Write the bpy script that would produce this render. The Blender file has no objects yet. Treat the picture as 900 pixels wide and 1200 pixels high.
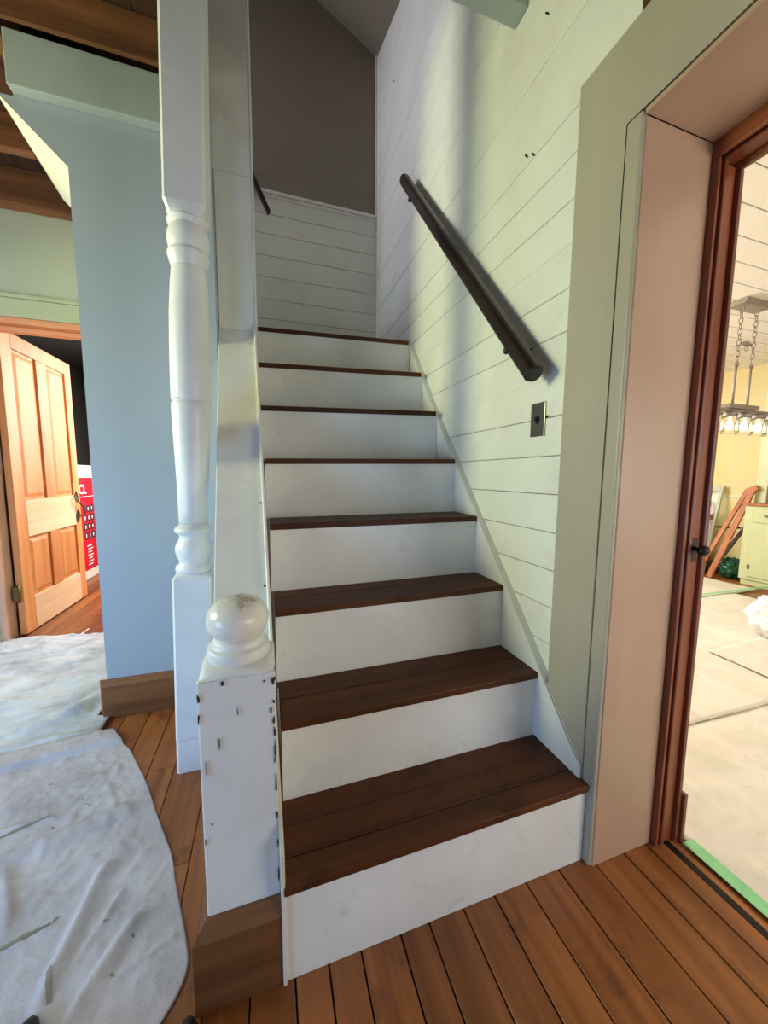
import bpy, bmesh, math, random
from mathutils import Vector, Matrix, noise
random.seed(7)
sc = bpy.context.scene
COL = sc.collection

def lin(c):
    return tuple(((v/255)/12.92 if v/255 <= .04045 else ((v/255+.055)/1.055)**2.4) for v in c)

# ------------------------------------------------------------------ camera
cd = bpy.data.cameras.new('camera'); cam = bpy.data.objects.new('camera', cd); COL.objects.link(cam)
cd.sensor_fit = 'HORIZONTAL'; cd.sensor_width = 36; cd.lens = 418.845/900*36
cd.clip_start = .02; cd.clip_end = 100
r_ = Vector((.951, -.3088, .0068)).normalized(); f_ = Vector((.3072, .9462, -.102)).normalized()
r_ = (r_ - f_*r_.dot(f_)).normalized(); u_ = r_.cross(f_)
cam.matrix_world = Matrix(((r_.x, u_.x, -f_.x, -.018), (r_.y, u_.y, -f_.y, -.739), (r_.z, u_.z, -f_.z, 1.162), (0, 0, 0, 1)))
sc.camera = cam
# ------------------------------------------------------------------ exposure, world, lights
sc.view_settings.view_transform = 'Standard'; sc.view_settings.look = 'None'
sc.view_settings.gamma = 1; sc.view_settings.use_curve_mapping = False
sc.view_settings.exposure = 0.0
w = bpy.data.worlds.new('world'); sc.world = w; w.use_nodes = True
w.node_tree.nodes['Background'].inputs[0].default_value = (1.0, .97, .84, 1)
w.node_tree.nodes['Background'].inputs[1].default_value = .145

def area(name, loc, tgt, sx, sy, power, col):
    l = bpy.data.lights.new(name, 'AREA'); l.shape = 'RECTANGLE'; l.size = sx; l.size_y = sy
    l.energy = power; l.color = col
    o = bpy.data.objects.new(name, l); COL.objects.link(o); o.location = loc
    o.rotation_euler = (Vector(tgt)-Vector(loc)).to_track_quat('-Z', 'Y').to_euler()
    return o
g = area('garden_window_light', (-3.1, .62, 1.88), (.9, .95, 1.88), .60, .95, 27, (.98, 1.0, .50)); g.data.spread = math.radians(95)
g = area('front_window_light', (-2.3, -.7, .75), (-.5, 1.2, .15), .9, .8, 22, (.28, .55, 1.0)); g.data.spread = math.radians(120)
area('rear_window_light', (.5, -2.6, 1.6), (.4, .6, .5), 1.2, 1.3, 5.5, (1.0, .90, .80))
g = area('landing_window_light', (-1.4, 2.2, 4.0), (.9, 1.35, 3.35), .4, .7, 14, (.86, .86, 1.0)); g.data.spread = math.radians(100)
area('dining_window_light', (2.5, -2.1, 1.15), (2.3, 1.5, 1.2), 2.0, 1.3, 46, (1.0, .97, .90))
area('dining_side_light', (2.6, 3.2, 1.7), (2.9, .5, .6), 1.6, 1.3, 105, (1.0, .97, .93))
area('parlour_window_light', (-.6, 4.0, 1.8), (-1.8, 3.1, .8), 1.0, 1.4, 90, (1.0, .93, .88))
area('left_window_light', (-3.0, 1.5, 1.9), (-1.3, 2.1, .8), .8, 1.0, 27, (.80, .90, 1.0))

# ------------------------------------------------------------------ materials
def nodes(name):
    m = bpy.data.materials.new(name); m.use_nodes = True
    nt = m.node_tree; b = nt.nodes['Principled BSDF']
    return m, nt, b, nt.nodes.new, nt.links.new
def objco(nt, N, L, scale=(1, 1, 1), rnd=7.0):
    tc = N('ShaderNodeTexCoord'); oi = N('ShaderNodeObjectInfo')
    mu = N('ShaderNodeMath'); mu.operation = 'MULTIPLY'; mu.inputs[1].default_value = rnd; L(oi.outputs['Random'], mu.inputs[0])
    ad = N('ShaderNodeVectorMath'); ad.operation = 'ADD'; L(tc.outputs['Object'], ad.inputs[0]); L(mu.outputs[0], ad.inputs[1])
    mp = N('ShaderNodeMapping'); mp.inputs['Scale'].default_value = scale; L(ad.outputs[0], mp.inputs[0])
    return mp.outputs[0], ad.outputs[0], oi.outputs['Random']
def noise_n(nt, N, L, vec, scale, detail=4, rough=.55, dist=0):
    n = N('ShaderNodeTexNoise'); n.inputs['Scale'].default_value = scale; n.inputs['Detail'].default_value = detail
    n.inputs['Roughness'].default_value = rough; n.inputs['Distortion'].default_value = dist
    L(vec, n.inputs['Vector']); return n.outputs['Fac']
def ramp(N, L, fac, stops):
    r = N('ShaderNodeValToRGB'); e = r.color_ramp.elements
    while len(e) < len(stops): e.new(.5)
    for el, (p, c) in zip(e, stops):
        el.position = p; el.color = (*c, 1) if len(c) == 3 else c
    L(fac, r.inputs[0]); return r.outputs[0]
def mixc(N, L, fac, a, b, mode='MIX'):
    m = N('ShaderNodeMix'); m.data_type = 'RGBA'; m.blend_type = mode
    if isinstance(fac, (int, float)): m.inputs[0].default_value = fac
    else: L(fac, m.inputs[0])
    for v, i in ((a, 6), (b, 7)):
        if isinstance(v, tuple): m.inputs[i].default_value = (*v, 1)
        else: L(v, m.inputs[i])
    return m.outputs[2]
def bump(N, L, b, h, strength, dist=.002):
    bp = N('ShaderNodeBump'); bp.inputs['Strength'].default_value = strength; bp.inputs['Distance'].default_value = dist
    L(h, bp.inputs['Height']); L(bp.outputs[0], b.inputs['Normal'])

def wood(name, dark, mid, light, axis='y', rough=.45, grain=28, var=.25, bmp=.35, stain=None):
    m, nt, b, N, L = nodes(name)
    s = {'x': (.06, 1, 1), 'y': (1, .06, 1), 'z': (1, 1, .06)}[axis]
    v, v0, rnd = objco(nt, N, L, s)
    g = noise_n(nt, N, L, v, grain, 6, .6, .6)
    big = noise_n(nt, N, L, v, grain*.22, 3, .5, 1.0)
    c = ramp(N, L, g, [(.3, lin(dark)), (.5, lin(mid)), (.72, lin(light))])
    c2 = ramp(N, L, big, [(.35, lin(dark)), (.65, lin(light))])
    c = mixc(N, L, .4, c, c2)
    hs = N('ShaderNodeHueSaturation'); L(c, hs.inputs['Color'])
    mr = N('ShaderNodeMapRange'); mr.inputs['To Min'].default_value = 1-var; mr.inputs['To Max'].default_value = 1+var; L(rnd, mr.inputs[0]); L(mr.outputs[0], hs.inputs['Value'])
    c = hs.outputs[0]
    if stain:
        sn = noise_n(nt, N, L, v0, 6, 3, .6, .8)
        sf = ramp(N, L, sn, [(.56, (0, 0, 0)), (.68, (.55, .55, .55))])
        c = mixc(N, L, sf, c, lin(stain))
    L(c, b.inputs['Base Color'])
    rr = N('ShaderNodeMapRange'); rr.inputs['To Min'].default_value = rough-.08; rr.inputs['To Max'].default_value = rough+.15; L(g, rr.inputs[0]); L(rr.outputs[0], b.inputs['Roughness'])
    bump(N, L, b, g, bmp, .0015)
    return m
def paint(name, col, rough=.45, dirt=None, var=.06, bmp=.2, dscale=5, dlo=.55, dhi=.75, spec=.5, streak=None):
    m, nt, b, N, L = nodes(name)
    v, v0, rnd = objco(nt, N, L, streak or (1, 1, 1), 3.0)
    n1 = noise_n(nt, N, L, v, 3.5, 4)
    a = lin(col); lo = tuple(x*(1-var*2) for x in a); hi = tuple(min(1, x*(1+var)) for x in a)
    c = ramp(N, L, n1, [(.3, lo), (.7, hi)])
    if dirt:
        n2 = noise_n(nt, N, L, v, dscale, 6, .65, .4)
        f = ramp(N, L, n2, [(dlo, (0, 0, 0)), (dhi, (.5, .5, .5))])
        c = mixc(N, L, f, c, lin(dirt))
    L(c, b.inputs['Base Color'])
    b.inputs['Roughness'].default_value = rough; b.inputs['Specular IOR Level'].default_value = spec
    n3 = noise_n(nt, N, L, v0, 45, 4)
    bump(N, L, b, n3, bmp, .0012)
    return m
def plain(name, col, rough=.5, metal=0, spec=.5):
    m, nt, b, N, L = nodes(name)
    v, v0, rnd = objco(nt, N, L)
    n1 = noise_n(nt, N, L, v0, 20, 3)
    a = lin(col)
    c = ramp(N, L, n1, [(.3, tuple(x*.88 for x in a)), (.7, tuple(min(1, x*1.1) for x in a))])
    L(c, b.inputs['Base Color']); b.inputs['Roughness'].default_value = rough; b.inputs['Metallic'].default_value = metal
    b.inputs['Specular IOR Level'].default_value = spec
    return m
def canvas(name, col, dark, weave=.25):
    m, nt, b, N, L = nodes(name)
    tc = N('ShaderNodeTexCoord'); v = tc.outputs['Object']
    n1 = noise_n(nt, N, L, v, 5, 6, .62, .5); n2 = noise_n(nt, N, L, v, 17, 5, .6, .2); n3 = noise_n(nt, N, L, v, 240, 2, .5)
    c = ramp(N, L, n1, [(.36, lin(dark)), (.6, lin(col))])
    f = ramp(N, L, n2, [(.60, (0, 0, 0)), (.74, (.30, .30, .30))])
    c = mixc(N, L, f, c, tuple(x*.7 for x in lin(dark)))
    L(c, b.inputs['Base Color']); b.inputs['Roughness'].default_value = .9; b.inputs['Specular IOR Level'].default_value = .15
    mx = N('ShaderNodeMath'); mx.operation = 'MULTIPLY_ADD'; mx.inputs[1].default_value = .25; L(n3, mx.inputs[0]); L(n2, mx.inputs[2])
    bump(N, L, b, mx.outputs[0], weave, .006)
    return m

M = {}
M['white'] = paint('white_paint', (228, 226, 220), .42, (190, 184, 172), dscale=9, dlo=.6, dhi=.8)
M['riser'] = paint('riser_paint', (226, 227, 226), .5, (176, 172, 165), dscale=14, dlo=.58, dhi=.8)
M['shiplap'] = paint('shiplap_paint', (228, 228, 218), .4, (205, 202, 188), var=.03, dscale=4)
M['newel'] = paint('newel_paint', (222, 224, 224), .38, (120, 108, 92), dscale=30, dlo=.70, dhi=.80)
M['casing'] = paint('casing_paint', (172, 164, 146), .42, (140, 136, 118), dscale=8, dlo=.62, dhi=.85, streak=(1, 1, .3))
M['jamb'] = paint('jamb_paint', (184, 152, 128), .38, (158, 126, 100), dscale=9, dlo=.6, dhi=.85, streak=(1, 1, .4))
M['blue'] = paint('blue_grey_paint', (168, 180, 190), .42, None, var=.02, bmp=.12)
M['bulkhead'] = paint('bulkhead_paint', (178, 190, 186), .5)
M['greywall'] = paint('taupe_wall_paint', (138, 128, 112), .8, var=.03)
M['green'] = paint('pale_green_paint', (190, 196, 174), .6, var=.03)
M['greentrim'] = paint('soft_green_trim_paint', (182, 188, 158), .5, var=.03)
M['cream'] = paint('cream_paint', (236, 232, 206), .6, var=.03)
M['yellow'] = paint('yellow_plaster', (232, 214, 150), .7, (226, 216, 178), var=.03, dscale=2, dlo=.4, dhi=.6)
M['cabgreen'] = paint('cabinet_green_paint', (200, 206, 158), .4, var=.04)
M['ceilwhite'] = paint('ceiling_white_paint', (236, 230, 216), .6, var=.02)
M['tread'] = wood('dark_stained_tread', (44, 20, 7), (70, 36, 14), (98, 54, 24), 'x', .5, 26, .12, stain=(38, 20, 10))
M['tread'].node_tree.nodes['Principled BSDF'].inputs['Specular IOR Level'].default_value = .28
M['tread_edge'] = M['tread']
M['floor'] = wood('fir_floor_board', (98, 51, 20), (136, 79, 36), (168, 105, 56), 'y', .38, 24, .17, stain=(96, 50, 28))
M['base_x'] = wood('brown_baseboard_wood', (74, 44, 24), (100, 62, 35), (126, 84, 50), 'x', .45, 18, .05)
M['base_y'] = wood('brown_baseboard_wood_side', (74, 44, 24), (100, 62, 35), (126, 84, 50), 'y', .45, 18, .05)
M['base_wall'] = wood('orange_brown_baseboard', (92, 52, 18), (122, 74, 32), (148, 96, 48), 'x', .55, 18, .05)
M['joist'] = wood('rough_joist_timber', (62, 34, 16), (112, 68, 36), (150, 98, 58), 'x', .8, 16, .15, bmp=.8)
M['subfloor'] = wood('old_subfloor_timber', (44, 24, 12), (72, 42, 22), (96, 58, 32), 'y', .85, 16, .25, bmp=.8)
M['trimwood'] = wood('red_brown_door_trim', (84, 36, 18), (120, 58, 30), (152, 80, 46), 'z', .35, 20, .06)
M['trimwood_y'] = wood('red_brown_head_trim', (84, 36, 18), (120, 58, 30), (152, 80, 46), 'y', .35, 20, .06)
M['darkwood'] = wood('dark_handrail_wood', (15, 7, 4), (26, 11, 7), (40, 19, 12), 'y', .35, 24, .05, bmp=.15)
M['doorwood'] = wood('stripped_pine', (190, 112, 58), (216, 140, 80), (232, 164, 104), 'z', .5, 16, .08)
M['doorpale'] = wood('pale_bare_pine', (222, 176, 132), (234, 196, 154), (242, 212, 176), 'y', .6, 16, .04)
M['orangetrim'] = wood('orange_pine_trim', (206, 130, 86), (226, 152, 106), (238, 174, 130), 'x', .5, 16, .04)
M['pinktrim'] = wood('pink_tinted_casing', (206, 164, 140), (222, 182, 158), (232, 198, 176), 'z', .5, 16, .04)
M['rawwood'] = wood('raw_batten_wood', (190, 176, 148), (212, 200, 172), (226, 216, 192), 'y', .6, 20, .05)
M['ladderwood'] = wood('orange_ladder_wood', (150, 84, 44), (186, 112, 66), (208, 136, 86), 'z', .5, 20, .1)
M['chip'] = plain('bare_wood_chip', (58, 34, 22), .8)
M['dark'] = plain('black_iron', (24, 20, 18), .45, .3)
M['steel'] = plain('brushed_steel', (128, 128, 122), .32, 1.0)
M['hinge'] = plain('tarnished_brass', (120, 100, 62), .45, .8)
M['lampmetal'] = plain('weathered_lamp_metal', (156, 144, 134), .5, .4)
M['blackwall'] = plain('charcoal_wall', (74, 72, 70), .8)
M['canvas_grey'] = canvas('stained_grey_canvas', (196, 190, 194), (176, 169, 173), .6)
M['canvas_white'] = canvas('pale_canvas', (208, 213, 218), (172, 174, 178), .7)
M['canvas_beige'] = canvas('beige_canvas', (226, 216, 200), (212, 202, 184), .12)
M['stain'] = plain('olive_paint_smear', (134, 130, 114), .9)
M['tape'] = plain('green_masking_tape', (140, 204, 142), .6)
M['red'] = plain('red_carton_print', (206, 26, 46), .5)
M['carton'] = plain('white_carton', (236, 226, 214), .6)
M['print_white'] = plain('white_print', (250, 236, 236), .6)
M['print_dark'] = plain('dark_print', (60, 40, 48), .6)
M['bagplastic'] = plain('white_plastic', (240, 236, 238), .25)
M['bagprint'] = plain('lilac_print', (190, 168, 196), .4)
M['greenbag'] = plain('dark_green_plastic', (14, 84, 58), .3)
M['cardboard'] = plain('brown_cardboard', (176, 126, 92), .8)
M['mud'] = plain('dark_clutter', (78, 62, 50), .8)
M['shoe'] = plain('black_shoe_leather', (16, 15, 15), .5)
def glassm():
    m, nt, b, N, L = nodes('clear_glass'); b.inputs['Base Color'].default_value = (.95, .97, .95, 1)
    b.inputs['Transmission Weight'].default_value = 1; b.inputs['Roughness'].default_value = .04; b.inputs['IOR'].default_value = 1.3
    return m
M['glass'] = glassm()
def bulbm():
    m, nt, b, N, L = nodes('lit_bulb'); b.inputs['Emission Color'].default_value = (1, .96, .9, 1); b.inputs['Emission Strength'].default_value = .8
    return m
M['bulb'] = bulbm()

# ------------------------------------------------------------------ builders
WO = {}
def root(name, loc, label=None, cat=None, group=None, kind=None):
    o = bpy.data.objects.new(name, None); COL.objects.link(o); o.location = loc; o.empty_display_size = .05
    WO[o.name] = Vector(loc); tag(o, label, cat, group, kind); return o
def tag(o, label=None, cat=None, group=None, kind=None):
    if label: o['label'] = label
    if cat: o['category'] = cat
    if group: o['group'] = group
    if kind: o['kind'] = kind
    return o
def fin(name, bm, mat, parent=None, smooth=False, base=False):
    vs = [v.co for v in bm.verts]
    lo = Vector([min(v[i] for v in vs) for i in range(3)]); hi = Vector([max(v[i] for v in vs) for i in range(3)])
    c = (lo+hi)/2
    if base: c.z = lo.z
    for v in bm.verts: v.co -= c
    bmesh.ops.recalc_face_normals(bm, faces=bm.faces[:])
    me = bpy.data.meshes.new(name); bm.to_mesh(me); bm.free()
    if smooth:
        for p in me.polygons: p.use_smooth = True
    me.materials.append(mat)
    o = bpy.data.objects.new(name, me); COL.objects.link(o)
    WO[o.name] = c
    if parent: o.parent = parent; o.location = c-WO[parent.name]
    else: o.location = c
    return o
def bv(bm, w, seg=2):
    if w: bmesh.ops.bevel(bm, geom=bm.edges[:], offset=w, segments=seg, profile=.5, affect='EDGES', clamp_overlap=True)
def addbox(bm, x0, x1, y0, y1, z0, z1):
    vs = [bm.verts.new((x, y, z)) for x in (x0, x1) for y in (y0, y1) for z in (z0, z1)]
    for f in ((0, 1, 3, 2), (4, 6, 7, 5), (0, 4, 5, 1), (2, 3, 7, 6), (0, 2, 6, 4), (1, 5, 7, 3)): bm.faces.new([vs[i] for i in f])
def box(name, x0, x1, y0, y1, z0, z1, mat, parent=None, bevel=0, seg=1, **k):
    bm = bmesh.new(); addbox(bm, x0, x1, y0, y1, z0, z1); bv(bm, bevel, seg); return fin(name, bm, mat, parent, **k)
def hexa(name, p, mat, parent=None, bevel=0, seg=1):
    """p: 4 bottom points then 4 top points, same winding"""
    bm = bmesh.new(); v = [bm.verts.new(q) for q in p]
    for f in ((0, 1, 2, 3), (4, 5, 6, 7), (0, 1, 5, 4), (1, 2, 6, 5), (2, 3, 7, 6), (3, 0, 4, 7)): bm.faces.new([v[i] for i in f])
    bv(bm, bevel, seg); return fin(name, bm, mat, parent)
def prism(name, poly, axis, a, b, mat, parent=None, bevel=0, seg=1, **k):
    bm = bmesh.new()
    def P(q, t): return {'x': (t, q[0], q[1]), 'y': (q[0], t, q[1]), 'z': (q[0], q[1], t)}[axis]
    A = [bm.verts.new(P(q, a)) for q in poly]; B = [bm.verts.new(P(q, b)) for q in poly]
    bm.faces.new(A); bm.faces.new(B)
    n = len(poly)
    for i in range(n): bm.faces.new([A[i], A[(i+1) % n], B[(i+1) % n], B[i]])
    bv(bm, bevel, seg); return fin(name, bm, mat, parent, **k)
def lathe_bm(bm, prof, cx, cy, n=40, lx=0, ly=0, z0=0):
    rings = []
    for r, z in prof:
        rings.append([bm.verts.new((cx+lx*(z-z0)+r*math.cos(2*math.pi*i/n), cy+ly*(z-z0)+r*math.sin(2*math.pi*i/n), z)) for i in range(n)])
    for a, b in zip(rings, rings[1:]):
        for i in range(n): bm.faces.new([a[i], a[(i+1) % n], b[(i+1) % n], b[i]])
    bm.faces.new(rings[0]); bm.faces.new(rings[-1])
def lathe(name, prof, cx, cy, mat, parent=None, n=40, lx=0, ly=0, z0=0):
    bm = bmesh.new(); lathe_bm(bm, prof, cx, cy, n, lx, ly, z0); return fin(name, bm, mat, parent, smooth=True)
def tube(name, pts, r, mat, parent=None, n=10, cap=True, closed=False):
    bm = bmesh.new(); pts = [Vector(p) for p in pts]; rings = []
    m = len(pts)
    for i, p in enumerate(pts):
        if closed: d = (pts[(i+1) % m]-pts[i-1]).normalized()
        else: d = (pts[min(i+1, m-1)]-pts[max(i-1, 0)]).normalized()
        a = d.orthogonal().normalized() if abs(d.z) > .95 else d.cross(Vector((0, 0, 1))).normalized()
        b = d.cross(a)
        rr = r[i] if isinstance(r, (list, tuple)) else r
        rings.append([bm.verts.new(p+a*rr*math.cos(2*math.pi*k/n)+b*rr*math.sin(2*math.pi*k/n)) for k in range(n)])
    pr = list(zip(rings, rings[1:]))+([(rings[-1], rings[0])] if closed else [])
    for a, b in pr:
        for k in range(n): bm.faces.new([a[k], a[(k+1) % n], b[(k+1) % n], b[k]])
    if not closed: bm.faces.new(rings[0]); bm.faces.new(rings[-1])
    return fin(name, bm, mat, parent, smooth=True)
def S(x): x = max(0, min(1, x)); return x*x*(3-2*x)

# ------------------------------------------------------------------ floor
FL = box('floor', -4.2, 1.16, -1.6, 6.0, -.06, -.026, M['subfloor']); tag(FL, 'reddish brown fir board floor of the stair hall', None, None, 'structure')
xs = [-.085, .014, .092, .171, .275, .354, .456, .554, .659, .775, .893, 1.005, 1.098, 1.158]
nails = []
for a, b in zip(xs, xs[1:]):
    y1 = .03 if a < .87 else -.019
    box('floor_board', a+.0022, b-.0022, -1.6, y1 if a > -.08 else 1.19, -.026, random.uniform(-.0006, .0006), M['floor'], FL, .0015)
x = -.085; i = 0
while x > -2.4:
    wd = [.098, .088, .128, .094, .098, .104, .09][i % 7]; i += 1
    cut = random.uniform(.0, .9)
    box('floor_board', x-wd+.0015, x-.0015, -1.6, cut-.001, -.026, random.uniform(-.0008, .0008), M['floor'], FL, .0015)
    box('floor_board', x-wd+.0015, x-.0015, cut+.001, 2.3, -.026, random.uniform(-.0008, .0008), M['floor'], FL, .0015)
    if -2.45 < x < -.9:
        box('floor_board', x-wd+.0015, x-.0015, 2.302, 5.9, -.026, random.uniform(-.0008, .0008), M['floor'], FL, .0015)
    x -= wd
box('floor_board', .0, .014+.07, -.0001, .001, -.026, -.02, M['floor'], FL)

# ------------------------------------------------------------------ staircase
# rows: nose y, left x, left z, right x, right z
ST = [(-.008, -.006, .252, .850, .257), (.209, .001, .486, .851, .489), (.415, -.006, .730, .850, .737), (.613, -.015, .983, .847, .988),
      (.815, -.028, 1.228, .843, 1.243), (1.022, -.040, 1.476, .838, 1.502), (1.224, -.050, 1.723, .837, 1.753), (1.426, -.059, 1.970, .836, 1.997)]
RY = [.002, .217, .423, .621, .823, 1.03, 1.232, 1.434]
STAIR = root('staircase', (.42, .02, 0), 'steep straight stair with dark stained treads and white painted risers', 'staircase')
splits = [[.055, .139], [.105], [.112], [.11], [.12], [.12], [.12], []]
for k, (ny, xl, zl, xr, zr) in enumerate(ST):
    th = .023
    y_end = RY[k+1]-.001 if k < 7 else 2.27
    lb = zl - (ST[k-1][2] if k else 0); xl0 = xl
    # riser
    zb0 = ST[k-1][2]-.002 if k else 0.001; zb1 = ST[k-1][4]-.002 if k else .001
    ra = .016
    hexa('riser', [(xl, RY[k], zb0), (xr+.012, RY[k], zb1), (xr+.012, RY[k]+ra, zb1), (xl, RY[k]+ra, zb0),
                   (xl, RY[k], zl-th), (xr+.012, RY[k], zr-th), (xr+.012, RY[k]+ra, zr-th), (xl, RY[k]+ra, zl-th)], M['riser'], STAIR)
    t = hexa('tread', [(xl, RY[k]+.016, zl-th), (xr+.01, RY[k]+.016, zr-th), (xr+.01, y_end, zr-th), (xl, y_end, zl-th),
                       (xl, RY[k]+.016, zl-.006), (xr+.01, RY[k]+.016, zr-.006), (xr+.01, y_end, zr-.006), (xl, y_end, zl-.006)], M['chip'], STAIR)
    ed = [ny]+[RY[k]+s for s in splits[k]]+[y_end-.0005]
    if k == 0: ed = [ny, .057, .138, y_end-.0005]
    if k == 7: ed = [ny, 1.56, 1.69, 1.82, 1.95, 2.08, 2.2, 2.268]
    for j, (a, b) in enumerate(zip(ed, ed[1:])):
        zo = -th if j == 0 else -.006
        e = .0009 if j else 0; rz = random.uniform(-.001, .0006)
        xo = .006 if j == 0 and k == 0 else 0
        b2 = b-.0009
        hexa('tread_board', [(xl, a+e, zl+(zo if j else -th)), (xr+.004+xo, a+e, zr+(zo if j else -th)), (xr+.004, b2, zr+(zo if j else -th)), (xl, b2, zl+(zo if j else -th)),
                             (xl, a+e, zl+rz), (xr+.004+xo, a+e, zr+rz), (xr+.004, b2, zr+rz), (xl, b2, zl+rz)] , M['tread'], t, .003 if j == 0 else .0007, 2 if j == 0 else 1)
# right skirt board
sk = prism('skirt_board', [(.012, .02), (.022, .258), (.022, .30), (.049, .318), (1.12, 1.565), (1.46, 1.995), (1.46, 1.6), (.3, .02)], 'x', .852, .8612, M['white'], STAIR, .003, 2)
bm = bmesh.new()
# thin bead along the skirt top
for (ya, za), (yb, zb) in (((.18, .475), (1.12, 1.568)), ((1.12, 1.568), (1.46, 1.998))):
    vs = [bm.verts.new(p) for p in ((.850, ya, za-.006), (.880, ya, za-.006), (.880, ya, za+.004), (.850, ya, za+.004), (.850, yb, zb-.006), (.880, yb, zb-.006), (.880, yb, zb+.004), (.850, yb, zb+.004))]
    for f in ((0, 1, 2, 3), (4, 5, 6, 7), (0, 1, 5, 4), (1, 2, 6, 5), (2, 3, 7, 6), (3, 0, 4, 7)): bm.faces.new([vs[i] for i in f])
fin('skirt_bead', bm, M['white'], STAIR)
# left closed stringer: cheek board with raw edge, sloping cap
def nl(y): return .255+(y)*1.2025   # nosing line height
hexa('stringer_cheek', [(-.012, -.004, .0), (-.004, -.004, .0), (-.004, 1.3, .9), (-.07, 1.3, .9),
                        (-.012, -.004, .30), (-.004, -.004, .30), (-.054, 1.3, 1.885), (-.07, 1.3, 1.885)], M['white'], STAIR)
def bat(nm, ya, yb, mat):
    def X(y): return -.0125-(y+.012)*.0415
    def Z(y): return .300+(y+.012)*1.222
    hexa(nm, [(X(ya), ya, max(.262, Z(ya)-.04)), (X(ya)+.009, ya, max(.262, Z(ya)-.04)), (X(yb)+.009, yb, Z(yb)-.04), (X(yb), yb, Z(yb)-.04),
              (X(ya), ya, Z(ya)+.04), (X(ya)+.009, ya, Z(ya)+.04), (X(yb)+.009, yb, Z(yb)+.04), (X(yb), yb, Z(yb)+.04)], mat, STAIR, .002)
bat('edge_batten', -.012, .235, M['rawwood'])
bat('edge_batten', .2355, 1.295, M['white'])
hexa('stringer_cap', [(-.168, .187, .50), (-.0125, .187, .50), (-.068, 1.2965, 1.872), (-.232, 1.2965, 1.872),
                      (-.168, .187, .526), (-.0125, .187, .526), (-.068, 1.2965, 1.896), (-.232, 1.2965, 1.896)], M['white'], STAIR, .003, 2)
hexa('stringer_side', [(-.160, .195, .0), (-.145, .195, .0), (-.205, 1.2, .0), (-.223, 1.2, .0),
                       (-.160, .195, .51), (-.145, .195, .51), (-.205, 1.2, 1.75), (-.223, 1.2, 1.75)], M['white'], STAIR)
# small knots / nail heads on the cap
for (kx, ky) in ((-.045, .62), (-.035, .42)):
    kz = .526+(ky-.187)*(1.896-.526)/1.11
    tube('nail_head', [(kx, ky, kz-.002), (kx, ky-.001, kz+.0015)], .004, M['chip'], STAIR, 8)

# ------------------------------------------------------------------ small newel post
NW = root('newel_post', (-.09, .11, 0), 'short white newel post with chipped corners and a round ball top at the stair foot', 'newel post')
prof = [(-.168, .722)]
bm = bmesh.new()
x0, x1, y0, y1 = -.167, -.013, .03, .184
addbox(bm, x0, x1, y0, y1, .195, .738)
# arched shoulder
bv(bm, .004, 2)
fin('shaft', bm, M['newel'], NW)
bm = bmesh.new(); n = 40
rings = []
for t, z in ((0, .737), (.06, .744), (.25, .751), (.6, .755), (1, .757)):
    ring = []
    for i in range(n):
        a = 2*math.pi*i/n; c_, s_ = math.cos(a), math.sin(a)
        q = 1/max(abs(c_), abs(s_)); rs = .0765*q; rc = .066
        rr = rs*(1-t)+rc*t
        zz = z - (0 if t == 0 else (1-t)*.012*(q-1)/.41)
        ring.append(bm.verts.new((-.09+rr*c_, .107+rr*s_, zz)))
    rings.append(ring)
for a, b in zip(rings, rings[1:]):
    for i in range(n): bm.faces.new([a[i], a[(i+1) % n], b[(i+1) % n], b[i]])
bm.faces.new(rings[0]); bm.faces.new(rings[-1])
fin('shoulder', bm, M['newel'], NW, smooth=True)
bm = bmesh.new()
pf = [(.062, .752), (.066, .754), (.0665, .774), (.065, .779), (.060, .782), (.0555, .783), (.0545, .789), (.0535, .794), (.050, .798)]
lathe_bm(bm, pf, -.09, .107, 48); fin('collar', bm, M['newel'], NW, smooth=True)
bm = bmesh.new()
pf = [(.050, .790)]+[(.0665*math.cos(math.radians(a))**.85, .8385+.0505*math.sin(math.radians(a))) for a in range(-56, 88, 8)]+[(.004, .889)]
lathe_bm(bm, pf, -.09, .107, 48)
m, nt, b_, N, L = nodes('worn_ball_paint')
tc = N('ShaderNodeTexCoord'); nz = noise_n(nt, N, L, tc.outputs['Object'], 22, 7, .72, .9)
sx = N('ShaderNodeSeparateXYZ'); L(tc.outputs['Object'], sx.inputs[0])
mr = N('ShaderNodeMapRange'); mr.inputs[1].default_value = .030; mr.inputs[2].default_value = .056; L(sx.outputs[2], mr.inputs[0])
ad = N('ShaderNodeMath'); ad.operation = 'MULTIPLY_ADD'; ad.inputs[1].default_value = .36; L(mr.outputs[0], ad.inputs[0]); L(nz, ad.inputs[2])
fc = ramp(N, L, ad.outputs[0], [(.62, (0, 0, 0)), (.82, (.75, .75, .75))])
L(mixc(N, L, fc, lin((226, 224, 218)), lin((112, 96, 80))), b_.inputs['Base Color']); b_.inputs['Roughness'].default_value = .22
bump(N, L, b_, nz, .4, .002)
fin('ball_finial', bm, m, NW, smooth=True)
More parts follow.
